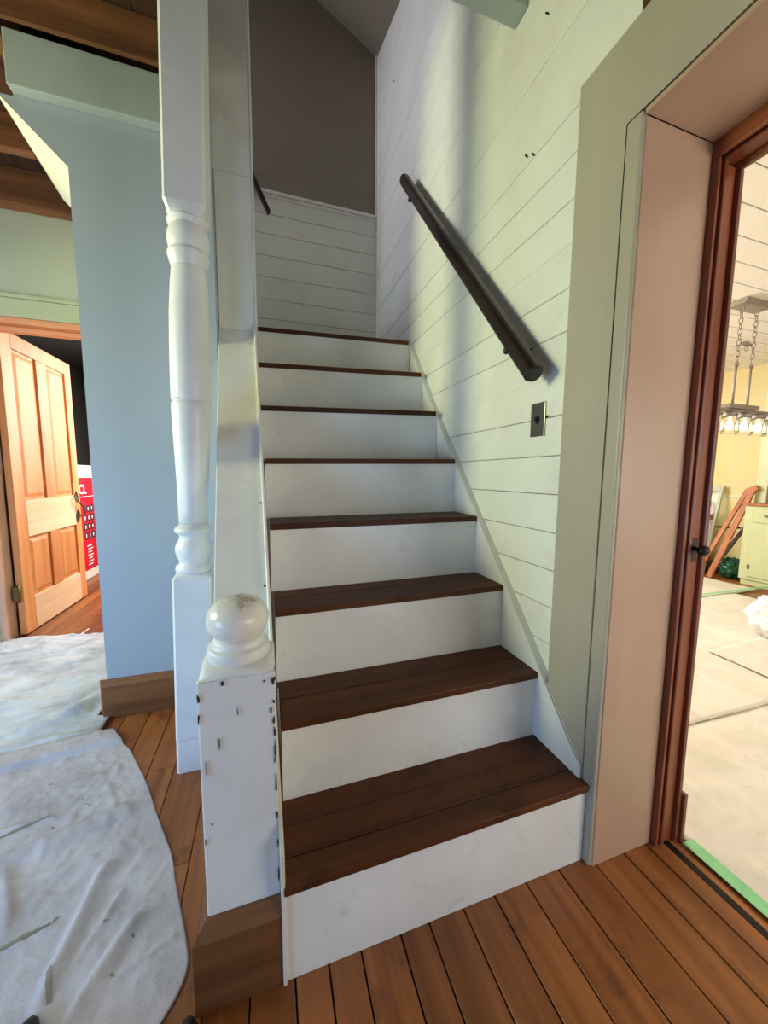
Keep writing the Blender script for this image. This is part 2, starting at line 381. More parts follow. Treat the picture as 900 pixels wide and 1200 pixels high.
# chips in the paint, on the corners and face
def chip(cx, cz, w_, h_, face='front', par=NW, mat=M['chip'], y=.0288):
    bm = bmesh.new(); k = random.randint(9, 12); A = []
    for i in range(k):
        a = 2*math.pi*i/k; rr = random.uniform(.35, 1.15)
        dx, dz = w_/2*rr*math.cos(a), h_/2*rr*math.sin(a)
        A.append((cx+dx, cz+dz))
    def P(q, t): return (q[0], y-t, q[1]) if face == 'front' else (-.0128+t, y+q[0], q[1])
    a = [bm.verts.new(P(q, 0)) for q in A]; b = [bm.verts.new(P(q, .0018)) for q in A]
    bm.faces.new(a); bm.faces.new(b)
    for i in range(k): bm.faces.new([a[i], a[(i+1) % k], b[(i+1) % k], b[i]])
    return fin('paint_chip', bm, mat, par)
for c in ((-.164, .705, .008, .026), (-.165, .665, .004, .030), (-.119, .731, .007, .014), (-.036, .722, .004, .006), (-.0175, .722, .010, .020),
          (-.018, .672, .006, .013), (-.024, .652, .005, .014), (-.018, .630, .006, .02), (-.0165, .600, .006, .03), (-.0165, .56, .0045, .05),
          (-.018, .535, .004, .02), (-.0165, .48, .0045, .06), (-.0165, .40, .004, .03), (-.0165, .33, .004, .03), (-.0165, .25, .004, .04),
          (-.128, .60, .0022, .035), (-.154, .55, .002, .045), (-.163, .38, .003, .02), (-.148, .42, .003, .005), (-.09, .665, .0015, .02)):
    chip(*c)
# baseboard block of the small newel (mitred around front and left)
pfb = [(0, 0), (.026, 0), (.026, .172), (.018, .186), (.010, .192), (.006, .200), (0, .200)]
def base_run(name, p0, p1, outward, mat, parent=None, h=1.0, t=1.0, m0=0, m1=0):
    """moulded board from p0 to p1 on the floor; outward = unit normal; m0/m1 mitre lengths per outward distance"""
    bm = bmesh.new(); d = (Vector(p1)-Vector(p0)).normalized(); o = Vector(outward); A = []; B = []
    for q, z in pfb:
        A.append(bm.verts.new(Vector(p0)+o*q*t-d*q*t*m0+Vector((0, 0, z*h+.0005)))); B.append(bm.verts.new(Vector(p1)+o*q*t+d*q*t*m1+Vector((0, 0, z*h+.0005))))
    bm.faces.new(A); bm.faces.new(B); n = len(A)
    for i in range(n): bm.faces.new([A[i], A[(i+1) % n], B[(i+1) % n], B[i]])
    return fin(name, bm, mat, parent)
base_run('base_board', (-.165, .03, 0), (-.013, .03, 0), (0, -1, 0), M['base_x'], NW, m0=1, t=1.1)
base_run('base_board', (-.165, .03, 0), (-.165, .19, 0), (-1, 0, 0), M['base_y'], NW, m0=1, t=.8)
box('base_core', -.164, -.014, .031, .184, 0, .196, M['base_x'], NW)

# ------------------------------------------------------------------ tall turned newel
TN = root('turned_post', (-.318, .785, 0), 'tall white turned post with square ends rising from floor to ceiling joists', 'post')
LX = .0255; LX0 = -.318
def tx(z): return LX0+LX*z
def tblock(name, z0, z1, hw, arch_top=False, arch_bot=False):
    bm = bmesh.new(); n = 48; rings = []
    lv = []
    if arch_bot: lv += [(1, z0-.040), (.8, z0-.036), (.5, z0-.025), (.2, z0-.010), (0, z0)]
    else: lv += [(0, z0)]
    if arch_top: lv += [(0, z1), (.2, z1+.006), (.5, z1+.012), (.8, z1+.015), (1, z1+.016)]
    else: lv += [(0, z1)]
    for t, z in lv:
        ring = []
        for i in range(n):
            a = 2*math.pi*(i+.5)/n; c_, s_ = math.cos(a), math.sin(a); q = 1/max(abs(c_), abs(s_))
            rr = hw*q*(1-t)+.058*t
            ring.append(bm.verts.new((tx(z)+rr*c_, .787+rr*s_, z)))
        rings.append(ring)
    for a, b in zip(rings, rings[1:]):
        for i in range(n): bm.faces.new([a[i], a[(i+1) % n], b[(i+1) % n], b[i]])
    bm.faces.new(rings[0]); bm.faces.new(rings[-1])
    return fin(name, bm, M['newel'], TN)
tblock('lower_block', .1385, .772, .0665, arch_top=True)
tblock('foot_block', .0, .1365, .0655)
tblock('upper_block', 2.085, 2.93, .0665, arch_bot=True)
def q_(pts): return pts
pf = [(.055, .785), (.064, .790), (.066, .800), (.064, .812), (.054, .818), (.052, .828), (.057, .845), (.064, .862), (.066, .878), (.062, .896), (.052, .914),
      (.050, .928), (.055, .936), (.065, .942), (.067, .950), (.064, .960), (.053, .966), (.050, .975)]
lathe('lower_turning', pf, LX0, .787, M['newel'], TN, lx=LX)
pf = [(.050, .970), (.0515, 1.02), (.0545, 1.12), (.058, 1.20), (.0625, 1.29), (.0655, 1.36), (.067, 1.400), (.0665, 1.421), (.0645, 1.425), (.060, 1.428), (.0645, 1.431), (.0668, 1.436),
      (.068, 1.47), (.0685, 1.56), (.068, 1.66), (.0665, 1.74), (.062, 1.83), (.057, 1.885), (.055, 1.90)]
lathe('shaft', pf, LX0, .787, M['newel'], TN, lx=LX)
pf = [(.054, 1.885), (.058, 1.900), (.064, 1.918), (.0685, 1.934), (.0685, 1.940), (.064, 1.944), (.060, 1.946), (.063, 1.956), (.067, 1.972), (.0685, 1.990), (.067, 2.008), (.062, 2.024), (.056, 2.032),
      (.060, 2.036), (.066, 2.041), (.067, 2.048), (.062, 2.055), (.057, 2.060), (.056, 2.066), (.058, 2.078)]
lathe('upper_turning', pf, LX0, .787, M['newel'], TN, lx=LX)

# ------------------------------------------------------------------ square post at the stair head (end of the upper wall)
HP = root('stair_head_post', (-.148, 1.36, 0), 'full-height square white boxed post at the upper end of the sloping stringer cap', 'post')
box('post_body', -.2305, -.062, 1.298, 1.42, 0, 2.62, M['white'], HP, .003, 1)
hexa('post_taper', [(-.2305, 1.298, 2.62), (-.062, 1.298, 2.62), (-.062, 1.42, 2.62), (-.2305, 1.42, 2.62),
                    (-.240, 1.296, 2.95), (-.062, 1.296, 2.95), (-.062, 1.42, 2.95), (-.240, 1.42, 2.95)], M['white'], HP)
box('post_head', -.240, -.062, 1.296, 1.42, 2.95, 4.3, M['white'], HP, .002)
box('edge_strip', -.061, -.050, 1.30, 1.425, 1.86, 4.3, M['white'], HP, .002)

# ------------------------------------------------------------------ right wall with shiplap boards
WR = box('wall_right', .886, 1.113, .0, 2.45, 0, 4.6, M['darkwood']); tag(WR, 'white horizontal shiplap wall on the right of the stair', None, None, 'structure')
box('lintel_block', .886, 1.113, -1.6, -.001, 2.045, 2.8, M['darkwood'], WR)
FILLED = {10, 13, 17, 19, 21}
z = .078; k = -1
while z < 4.45:
    k += 1
    h = .128
    y0 = .012
    zt = z+h
    yc = 2.28-(4.42-zt)/.357 if zt < 4.42 else 2.28
    ya = max(y0, yc-.45) if zt > 3.6 else y0
    if ya < 2.25:
        bm = bmesh.new()
        rz = random.uniform(-.0006, .0006)
        lo_ = .0008 if k-1 in FILLED else .004; hi_ = .0008 if k in FILLED else .004
        gl = .0002 if k-1 in FILLED else .001; gh = .0002 if k in FILLED else .001
        prof_ = [(.886, z+gl), (.8802+rz+(lo_-.0008)*.7, z+gl), (.8800+rz, z+lo_), (.8800+rz, zt-hi_), (.8802+rz+(hi_-.0008)*.7, zt-gh), (.886, zt-gh)]
        A = [bm.verts.new((a, ya, b)) for a, b in prof_]; B = [bm.verts.new((a, 2.285, b)) for a, b in prof_]
        bm.faces.new(A); bm.faces.new(B)
        for i in range(6): bm.faces.new([A[i], A[(i+1) % 6], B[(i+1) % 6], B[i]])
        fin('plank', bm, M['shiplap'], WR)
    z = zt
box('corner_bead', .868, .880, 2.272, 2.286, 1.98, 4.44, M['white'], WR, .002)
# dark framing left bare above the doorway
box('bare_framing', .872, .886, -.40, .006, 2.28, 2.82, M['subfloor'], WR)

# doorway lining and casing
T1 = root('trim_1', (.9, -.02, 0), 'wide grey-green flat casing and warm beige deep lining of the right doorway', None, None, 'structure')
def cs(name, *a, **k): return box(name, *a, parent=T1, **k)
prism('casing_board', [(.022, 0), (.176, 0), (.176, 2.272), (-1.6, 2.272), (-1.6, 2.046), (.022, 2.046)], 'x', .862, .8795, M['casing'], T1, .003, 2)
cs('corner_bead', .864, .884, -.021, .0217, 0, 2.0455, mat=M['casing'], bevel=.006, seg=3)
cs('lining', .876, 1.114, -.024, -.001, 0, 2.0325, mat=M['jamb'], bevel=.002)
cs('lining_head', .868, 1.114, -1.6, -.0235, 2.0325, 2.0445, mat=M['jamb'], bevel=.002)
# red-brown inner door frame with moulding
T2 = root('trim_2', (1.16, -.05, 0), 'red-brown moulded timber door frame on the far side of the right doorway', None, None, 'structure')
def fr(name, x0, x1, y0, y1, z0=0, z1=1.99, **k): return box(name, x0, x1, y0, y1, z0, z1, M['trimwood'], T2, .003, 2)
fr('frame_fillet', 1.114, 1.124, -.042, -.012)
fr('frame_cove', 1.1245, 1.137, -.036, -.012)
fr('frame_bead', 1.1375, 1.150, -.043, -.012)
fr('frame_face', 1.1505, 1.190, -.037, -.012, 0, 1.985)
fr('frame_edge', 1.1905, 1.206, -.048, -.012, 0, 1.975)
fr('plinth_block', 1.2065, 1.222, -.056, -.012, 0, .165)
def frh(name, x0, x1, z0, z1): return box(name, x0, x1, -1.6, -.012, z0, z1, M['trimwood_y'], T2, .003, 2)
frh('head_fillet', 1.114, 1.124, 1.9905, 2.09)
frh('head_cove', 1.1245, 1.137, 2.000, 2.09)
frh('head_face', 1.1375, 1.190, 1.9905, 2.09)
frh('head_edge', 1.1905, 1.206, 1.976, 2.09)
lt = root('door_latch', (1.17, -.055, .95), 'small black iron latch knob screwed to the red-brown door frame', 'latch')
box('latch_plate', 1.150, 1.176, -.0405, -.0375, .915, .985, M['dark'], lt, .001)
lathe_o = tube('knob', [(1.163, -.0408, .955), (1.163, -.052, .955), (1.163, -.056, .955), (1.163, -.068, .952), (1.163, -.076, .950)], [.006, .006, .014, .017, .008], M['dark'], lt, 14)
TH = box('trim_3', 1.16, 1.1795, -1.6, -.026, -.05, -.003, M['dark']); tag(TH, 'black threshold strip between the wood boards and the canvas', None, None, 'structure')

# ------------------------------------------------------------------ back wall, upper grey wall, wainscot, sloped ceiling
WB = box('wall_back', -.24, .886, 2.29, 2.40, 1.9, 5.4, M['greywall']); tag(WB, 'dark taupe wall above white wainscot boards at the stair head', None, None, 'structure')
zs = [1.90, 2.05, 2.20, 2.352, 2.495, 2.655, 2.808, 2.961, 3.10, 3.235]
for a, b in zip(zs, zs[1:]):
    bm = bmesh.new(); prof_ = [(2.29, a+.001), (2.281, a+.001), (2.277, a+.005), (2.277, b-.005), (2.281, b-.001), (2.29, b-.001)]
    A = [bm.verts.new((-.235, p, q)) for p, q in prof_]; B = [bm.verts.new((.8675, p, q)) for p, q in prof_]
    bm.faces.new(A); bm.faces.new(B)
    for i in range(6): bm.faces.new([A[i], A[(i+1) % 6], B[(i+1) % 6], B[i]])
    fin('wainscot_board', bm, M['shiplap'], WB)
box('wainscot_cap', -.235, .8675, 2.262, 2.29, 3.237, 3.262, M['white'], WB, .005, 2)
box('cap_moulding', -.235, .8675, 2.270, 2.29, 3.214, 3.2365, M['white'], WB, .004, 2)
box('upper_extension', -1.6, -.2405, 2.29, 2.40, 3.03, 5.6, M['greywall'], WB)
SL = hexa('ceiling_1', [(.95, 2.42, 4.42+.05-.034), (-1.6, 2.42, 4.42+.05+1.241), (-1.6, .3, 4.42+1.241-.707), (.95, .3, 4.42-.707-.034),
                        (.95, 2.42, 4.55), (-1.6, 2.42, 5.79), (-1.6, .3, 5.04), (.95, .3, 3.80)], M['greywall']); tag(SL, 'sloped grey ceiling high above the stair', None, None, 'structure')

# left upper handrail stub (on the back wall, rising to the left)
HS = root('winder_handrail', (0, 2.20, 3.1), 'short dark handrail end glimpsed beyond the stair head post', 'handrail')
hexa('rail', [(.030, 2.185, 3.045), (.052, 2.185, 3.068), (.052, 2.215, 3.068), (.030, 2.215, 3.045),
              (-.30, 2.185, 3.70), (-.27, 2.185, 3.725), (-.27, 2.215, 3.725), (-.30, 2.215, 3.70)], M['darkwood'], HS, .004, 2)
box('bracket', -.16, -.14, 2.2, 2.278, 3.40, 3.42, M['dark'], HS)

# ------------------------------------------------------------------ main handrail
HR = root('wall_handrail', (.80, .85, 2.2), 'long dark brown round handrail sloping along the shiplap wall', 'handrail')
p0 = Vector((.806, .243, 1.487)); p1 = Vector((.806, 1.462, 2.942)); d = (p1-p0).normalized()
bm = bmesh.new(); a = Vector((1, 0, 0)); b = d.cross(a); n = 20; rings = []
L_ = (p1-p0).length
for s, g in ((0, .90), (.004, 1), (L_-.03, 1), (L_, .72)):
    ring = []
    for k in range(n):
        t = 2*math.pi*k/n; c_, s_ = math.cos(t), math.sin(t)
        rr = .031*g*(1 if s_*1 > -.6 or True else 1)
        q = min(1, .94/max(abs(c_), abs(s_), 1e-3))
        ring.append(bm.verts.new(p0+d*s+a*rr*c_*q+b*rr*s_*q))
    rings.append(ring)
for A, B in zip(rings, rings[1:]):
    for k in range(n): bm.faces.new([A[k], A[(k+1) % n], B[(k+1) % n], B[k]])
bm.faces.new(rings[0]); bm.faces.new(rings[-1])
fin('rail', bm, M['darkwood'], HR, smooth=False)
for (by, bz) in ((.375, 1.645), (1.315, 2.766)):
    cz = bz-.045
    k_ = tube('bracket', [(.803, by-.012, bz-.026), (.803, by-.012, cz-.008), (.822, by-.012, cz-.02), (.875, by-.012, cz-.02)], .007, M['dark'], HR, 8)
    box('bracket_plate', .8755, .8795, by-.028, by+.004, cz-.05, cz+.01, M['dark'], HR, .001)
for (by, bz) in ((.372, 1.640), (1.315, 2.762)):
    tube('bracket_foot', [(.795, by, bz-.014), (.790, by-.004, bz-.046), (.790, by-.005, bz-.050)], [.011, .013, .008], M['dark'], HR, 10)
tube('screw_stub', [(.803, .29, 1.513), (.803, .285, 1.498)], .006, M['dark'], HR, 8)

# light switch
SW = root('light_switch', (.878, .298, 1.357), 'small brushed steel light switch plate on the shiplap beside the casing', 'light switch')
box('cover_plate', .8745, .8795, .264, .333, 1.300, 1.414, M['steel'], SW, .002, 2)
box('toggle_slot', .8735, .8748, .291, .306, 1.342, 1.368, M['dark'], SW)
box('toggle', .864, .874, .293, .304, 1.352, 1.366, M['dark'], SW, .001)
tube('side_screw', [(.8765, .262, 1.362), (.8765, .254, 1.362)], .004, M['dark'], SW, 8)
# nails left in the shiplap
for i, (ny, nz, ln, lb) in enumerate(((.421, 2.285, .018, 'left one of two dark bent nails side by side in the shiplap above the handrail'), (.385, 2.262, .018, 'right one of two dark bent nails side by side in the shiplap above the handrail'),
                        (.348, 2.648, .010, 'dark staple high on the shiplap near the ceiling joists'), (1.86, 3.86, .02, 'single dark nail high on the shiplap near the far corner'))):
    o = tube('nail', [(.8812, ny+.012, nz+.014), (.876, ny+.006, nz+.007), (.874, ny-.006, nz-.010)], .0022, M['dark'], None, 6)
    tag(o, lb, 'nail')

# ------------------------------------------------------------------ blue wall (left, enclosing the stair)
WL = root('wall_left', (-.5, 1.3, 0), 'pale blue painted wall end with a diagonal cut upper corner', None, None, 'structure')
bm = bmesh.new()
pts = [(-.770, 1.2, 0), (-.232, 1.2, 0), (-.232, 1.2, 2.83), (-.932, 1.2, 2.83), (-.932, 1.2, 2.634+.0), (-.985, 1.2, 2.634), (-.770, 1.2, 2.419)]
A = [bm.verts.new(p) for p in pts]; yb = [2.06, 1.29, 1.29, 1.29, 1.29, 1.29, 2.06]
bk = [(-.770, 2.06, 0), (-.232, 2.06, 0), (-.232, 2.06, 2.83), (-1.14, 2.06, 2.83), (-1.14, 2.06, 2.789), (-1.13, 2.06, 2.779), (-.770, 2.06, 2.419)]
B = [bm.verts.new(p) for p in bk]
bm.faces.new(A); bm.faces.new(B)
for i in range(7): bm.faces.new([A[i], A[(i+1) % 7], B[(i+1) % 7], B[i]])
o = fin('wall_body', bm, M['blue'], WL)
# cream painted soffit on the diagonal
o.data.materials.append(M['cream'])
for p in o.data.polygons:
    nn = p.normal
    if nn.x < -.3 and nn.z < -.3: p.material_index = 1
    elif nn.x < -.3 and abs(nn.z) < .5 and abs(nn.y) < .7: p.material_index = 1
box('bulkhead', -.93, -.24, 1.155, 1.1995, 2.640, 2.834, M['bulkhead'], WL, .004, 2)
BB = base_run('baseboard_left', (-.80, 1.2, 0), (-.232, 1.2, 0), (0, -1, 0), M['base_wall'], None, h=.93, m0=-.6); tag(BB, 'brown stained baseboard under the blue wall', None, None, 'structure')

# ------------------------------------------------------------------ hall ceiling: joists and boards
CE = root('ceiling', (-1.2, .4, 2.84), 'open dark ceiling of rough timber joists and boards', None, None, 'structure')
def joist(x0, x1, y0, y1, z0=2.836, z1=3.0): box('joist', x0, x1, y0, y1, z0, z1, M['joist'], CE, .003)
joist(-3.2, -.24, 1.116, 1.134)
for y in (.72,): joist(-3.2, -.33, y, y+.05)
for y in (-.08, -.48, -.88, -1.28): joist(-3.2, .95, y, y+.05)
joist(-3.2, .95, .30, .35)
joist(-3.2, -1.15, 1.79, 1.845); joist(-3.2, -1.15, 2.20, 2.29, 2.80)
box('joist', -1.0, -.95, 1.186, 1.789, 2.836, 3.0, M['joist'], CE, .003)
x = -3.2
while x < .95:
    y1 = .52 if x > -.42 else 2.3
    box('ceiling_board', x+.001, min(x+.158, .95), -1.6, y1, 3.002, 3.024, M['subfloor'], CE)
    x += .16
HB = box('trim_4', -.20, .8795, .449, .519, 2.775, 3.0, M['bulkhead'], None, .003); tag(HB, 'pale boxed header along the edge of the stairwell opening', None, None, 'structure')
# upstairs landing floor/walls that close the stairwell
WU = box('wall_upper', -1.6, -.245, 1.20, 1.29, 3.03, 3.9, M['greywall']); tag(WU, 'upstairs wall beside the stairwell', None, None, 'structure')

# ------------------------------------------------------------------ far-left green wall, doorway, door, next room
WG = root('wall_far', (-1.8, 2.35, 0), 'pale green wall over the doorway to the next room', None, None, 'structure')
box('wall_over_door', -3.0, -1.14, 2.30, 2.40, 2.291, 2.82, M['green'], WG)
box('wall_beside_door', -3.0, -1.925, 2.30, 2.40, 0, 2.2905, M['green'], WG)
box('wall_right_of_door', -.86, -.24, 2.065, 2.40, 0, 2.2905, M['green'], WG)
T5 = root('trim_5', (-1.5, 2.3, 2.2), 'door casing of the far doorway, green above with orange pine lining', None, None, 'structure')
box('casing_head', -1.95, -.90, 2.272, 2.2995, 2.155, 2.268, M['greentrim'], T5, .004, 2)
box('cap_ledge', -1.97, -.88, 2.255, 2.2995, 2.2685, 2.292, M['greentrim'], T5, .004, 2)
box('lining_head', -1.85, -.86, 2.285, 2.40, 2.115, 2.154, M['orangetrim'], T5, .002)
box('lining_stop', -1.72, -.86, 2.345, 2.40, 2.085, 2.1145, M['orangetrim'], T5, .002)
box('casing_leg', -1.92, -1.775, 2.272, 2.2995, 0, 2.154, M['white'], T5, .004, 2)
box('lining_leg', -1.774, -1.742, 2.285, 2.40, 0, 2.114, M['pinktrim'], T5, .002)
box('lining_leg', -.90, -.862, 2.285, 2.40, 0, 2.084, M['orangetrim'], T5, .002)
D1 = root('door_1', (-1.70, 2.8, 0), 'stripped pine four-panel door standing open, with two paler bare rails', None, None, 'structure')
X0, X1 = -1.722, -1.682
def dd(name, y0, y1, z0, z1, mat='doorwood', x1=X1, bevel=.002): return box(name, X0, x1, y0, y1, z0, z1, M[mat], D1, bevel, 1)
dd('stile', 2.385, 2.500, .012, 2.125); dd('stile', 3.185, 3.285, .012, 2.125)
dd('top_rail', 2.501, 3.184, 2.02, 2.125)
dd('lock_rail', 2.501, 3.184, .70, .965, 'doorpale', X1+.001); dd('bottom_rail', 2.501, 3.184, .012, .255, 'doorpale', X1+.001)
dd('mullion', 2.775, 2.905, .966, 2.019); dd('mullion', 2.775, 2.905, .256, .699)
for (ya, yb) in ((2.501, 2.774), (2.906, 3.184)):
    for (za, zb) in ((.966, 2.019), (.256, .699)):
        box('panel', X0+.012, X1-.014, ya, yb, za, zb, M['doorwood'], D1)
        q = .045
        bm = bmesh.new()
        v = [bm.verts.new(p) for p in ((X1-.0139, ya+q*.45, za+q*.45), (X1-.0139, yb-q*.45, za+q*.45), (X1-.0139, yb-q*.45, zb-q*.45), (X1-.0139, ya+q*.45, zb-q*.45),
                                       (X1-.005, ya+q, za+q), (X1-.005, yb-q, za+q), (X1-.005, yb-q, zb-q), (X1-.005, ya+q, zb-q))]
        for f in ((0, 1, 2, 3), (4, 5, 6, 7), (0, 1, 5, 4), (1, 2, 6, 5), (2, 3, 7, 6), (3, 0, 4, 7)): bm.faces.new([v[i] for i in f])
        fin('raised_field', bm, M['doorwood'], D1)
box('hinge_edge', -1.741, -1.7225, 2.405, 2.44, .012, 2.11, M['chip'], D1)
for hz in (.26, 1.90):
    hh = box('hinge', -1.732, -1.700, 2.355, 2.384, hz, hz+.11, M['hinge'], D1, .002)
    tube('hinge_pin', [(-1.700, 2.366, hz-.008), (-1.700, 2.366, hz+.118)], .007, M['hinge'], D1, 8)
hn = prism('handle', [(3.185, .95), (3.225, .90), (3.245, .925), (3.23, .985), (3.21, 1.0)], 'x', -1.681, -1.675, M['steel'], D1)
prism('handle', [(3.185, .775), (3.225, .83), (3.25, .80), (3.235, .735), (3.205, .715)], 'x', -1.681, -1.675, M['steel'], D1)
tube('pull_ring', [(-1.672+.03*math.sin(t_*math.pi/12), 3.22+.075*math.cos(math.pi/2+(t_-6)*math.pi/7), .865+.095*math.sin((t_-6)*math.pi/12.5)) for t_ in range(0, 13)], .006, M['steel'], D1, 8)

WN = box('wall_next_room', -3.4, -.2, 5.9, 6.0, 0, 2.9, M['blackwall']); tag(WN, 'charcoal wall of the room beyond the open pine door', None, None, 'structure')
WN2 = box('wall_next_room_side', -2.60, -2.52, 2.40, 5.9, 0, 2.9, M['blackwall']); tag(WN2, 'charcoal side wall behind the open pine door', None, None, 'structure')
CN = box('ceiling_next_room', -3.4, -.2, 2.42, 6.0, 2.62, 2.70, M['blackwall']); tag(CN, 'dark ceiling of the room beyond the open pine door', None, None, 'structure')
# red carton
RB = root('red_carton', (-2.0, 4.3, 0), 'tall red and white carton printed with letters, standing behind the open pine door', 'box')
box('carton_body', -2.16, -1.922, 3.74, 4.90, .001, 1.25, M['carton'], RB, .004)
box('red_panel', -1.9225, -1.9205, 3.742, 4.898, .10, 1.115, M['red'], RB)
def textmesh(name, s, size, loc, rot, mat, parent, depth=.001):
    cu = bpy.data.curves.new(name, 'FONT'); cu.body = s; cu.size = size; cu.extrude = depth; cu.offset = size*.03
    to = bpy.data.objects.new(name+'_tmp', cu); COL.objects.link(to)
    dg = bpy.context.evaluated_depsgraph_get(); me = bpy.data.meshes.new_from_object(to.evaluated_get(dg))
    bpy.data.objects.remove(to)
    o = bpy.data.objects.new(name, me); COL.objects.link(o); me.materials.clear(); me.materials.append(mat)
    o.rotation_euler = rot
    WO[o.name] = Vector(loc); o.parent = parent; o.location = Vector(loc)-WO[parent.name]
    return o
textmesh('lettering', 'TCL', .135, (-1.919, 3.765, .945), (math.pi/2, 0, math.pi/2), M['print_white'], RB)
box('print_line', -1.9205, -1.9195, 3.86, 4.30, .905, .912, M['print_white'], RB)
for r in range(4):
    for c in range(4):
        y = 3.905+c*.082; z = .44+r*.098
        box('icon_tile', -1.9205, -1.9190, y, y+.066, z, z+.078, M['print_dark'], RB)
        box('icon_mark', -1.9188, -1.9180, y+.024, y+.042, z+.02, z+.058, M['print_white'], RB)
for i in range(7):
    box('print_line', -1.9205, -1.9195, 3.94+.01*(i % 3), 4.05+.02*(i % 2), .15+i*.035, .162+i*.035, M['print_white'], RB)
# white tape line on the floor of the next room
o = hexa('tape_strip', [(-1.350, 2.20, .0012), (-1.338, 2.20, .0012), (-1.318, 2.40, .0012), (-1.330, 2.40, .0012),
                        (-1.350, 2.20, .0024), (-1.338, 2.20, .0024), (-1.318, 2.40, .0024), (-1.330, 2.40, .0024)], M['print_white'])
tag(o, 'thin white strip lying on the orange boards by the pine door', 'strip')

# ------------------------------------------------------------------ canvas drop cloths
def seg_d(px, py, a, b):
    ax, ay = a; bx, by = b; dx, dy = bx-ax, by-ay; l2 = dx*dx+dy*dy
    t = max(0, min(1, ((px-ax)*dx+(py-ay)*dy)/l2)); qx, qy = ax+t*dx, ay+t*dy
    sgn = 1 if (px-ax)*dy-(py-ay)*dx > 0 else -1
    return math.hypot(px-qx, py-qy), sgn, t
def cloth(name, P, H, nu, nv, mat, label, thick=.0025, cat='drop cloth', group=None):
    bm = bmesh.new(); g = []
    for j in range(nv+1):
        row = []
        for i in range(nu+1):
            x, y = P(i/nu, j/nv); row.append(bm.verts.new((x, y, H(x, y, i/nu, j/nv))))
        g.append(row)
    low = [[bm.verts.new((v.co.x, v.co.y, v.co.z-thick)) for v in row] for row in g]
    for j in range(nv):
        for i in range(nu):
            bm.faces.new([g[j][i], g[j][i+1], g[j+1][i+1], g[j+1][i]]); bm.faces.new([low[j][i], low[j+1][i], low[j+1][i+1], low[j][i+1]])
    for j in range(nv):
        bm.faces.new([g[j][0], g[j+1][0], low[j+1][0], low[j][0]]); bm.faces.new([g[j][nu], low[j][nu], low[j+1][nu], g[j+1][nu]])
    for i in range(nu):
        bm.faces.new([g[0][i], low[0][i], low[0][i+1], g[0][i+1]]); bm.faces.new([g[nv][i], g[nv][i+1], low[nv][i+1], low[nv][i]])
    o = fin(name, bm, mat, None, smooth=True, base=True)
    return tag(o, label, cat, group)
rc = [(.011, -.243), (.049, -.218), (.117, -.240), (.297, -.308), (.337, -.317), (.53, -.411), (.671, -.475), (.918, -.607), (.97, -.654), (1.11, -.737), (1.2, -.76)]
def xr(y):
    if y < rc[0][0]: return -.243-(rc[0][0]-y)*.75
    for (a, xa), (b, xb) in zip(rc, rc[1:]):
        if y <= b: return xa+(xb-xa)*(y-a)/(b-a)
    return rc[-1][1]
RID = [((-.95, .47), (-.522, .611), .030, .018), ((-.454, .596), (-.70, .51), .020, .007), ((-.524, .12), (-.505, .398), .022, .017), ((-.46, .05), (-.38, .231), .024, .016),
       ((-.48, .18), (-.434, .307), .014, .006), ((-.40, .115), (-.27, .168), .010, .005), ((-.777, .483), (-.683, .327), .025, .012), ((-.70, .38), (-.558, .45), .016, .007),
       ((-.62, .75), (-.55, .62), .02, .005), ((-.85, .75), (-.66, .80), .02, .005), ((-.36, .30), (-.31, .42), .015, .004), ((-1.0, .62), (-.736, .643), .012, .006), ((-.75, .22), (-.578, .284), .012, .006)]
def HB_(x, y, u, v):
    z = .004
    for a, b, w_, h in RID:
        d, s, t = seg_d(x, y, a, b)
        w2 = w_*(1.0 if s > 0 else .55)
        z += h*math.exp(-(d/w2)**2)*(S(t*4)*.6+.4)
    n1 = noise.noise(Vector((x*9, y*9, 0))); n2 = noise.noise(Vector((x*26+3, y*26, 4))); n3 = noise.noise(Vector((x*60, y*60, 1)))
    e = min(1, (1-u)/.06)
    z = .004+(z-.004)*(.25+.75*e)
    cr = max(0, 1-abs(noise.noise(Vector((x*7+y*5, y*8-x*2, 9))))*9)
    z += (.5+.5*n1)*.006*e+max(0, n2)*.004*e+n3*.0008+cr*.0014*e+abs(noise.noise(Vector((x*16-y*12, y*14+x*9, 5))))*.0035*e+max(0, noise.noise(Vector((x*22-y*9, y*5+x*3, 12))))*.004*e
    # folded hem roll along the top edge
    h = v-.945
    z += .021*S(h/.006)*(1-.55*S((v-.985)/.015)) - .002*math.exp(-((h+.004)/.004)**2)
    return z
def xrs(y): return sum(xr(y+d) for d in (-.03, -.015, 0, .015, .03))/5
def ytop(x): return 1.075+(x+.74)*.13
def PB(u, v):
    y = -1.1+v*(ytop(-.75)+1.1)
    x = -2.3+(xrs(y)+2.3)*u**.62
    y += (x+.74)*.13*v
    return x, y
CB = cloth('drop_cloth', PB, HB_, 230, 380, M['canvas_grey'], 'stained grey canvas drop cloth with a folded hem, nearest on the board floor')
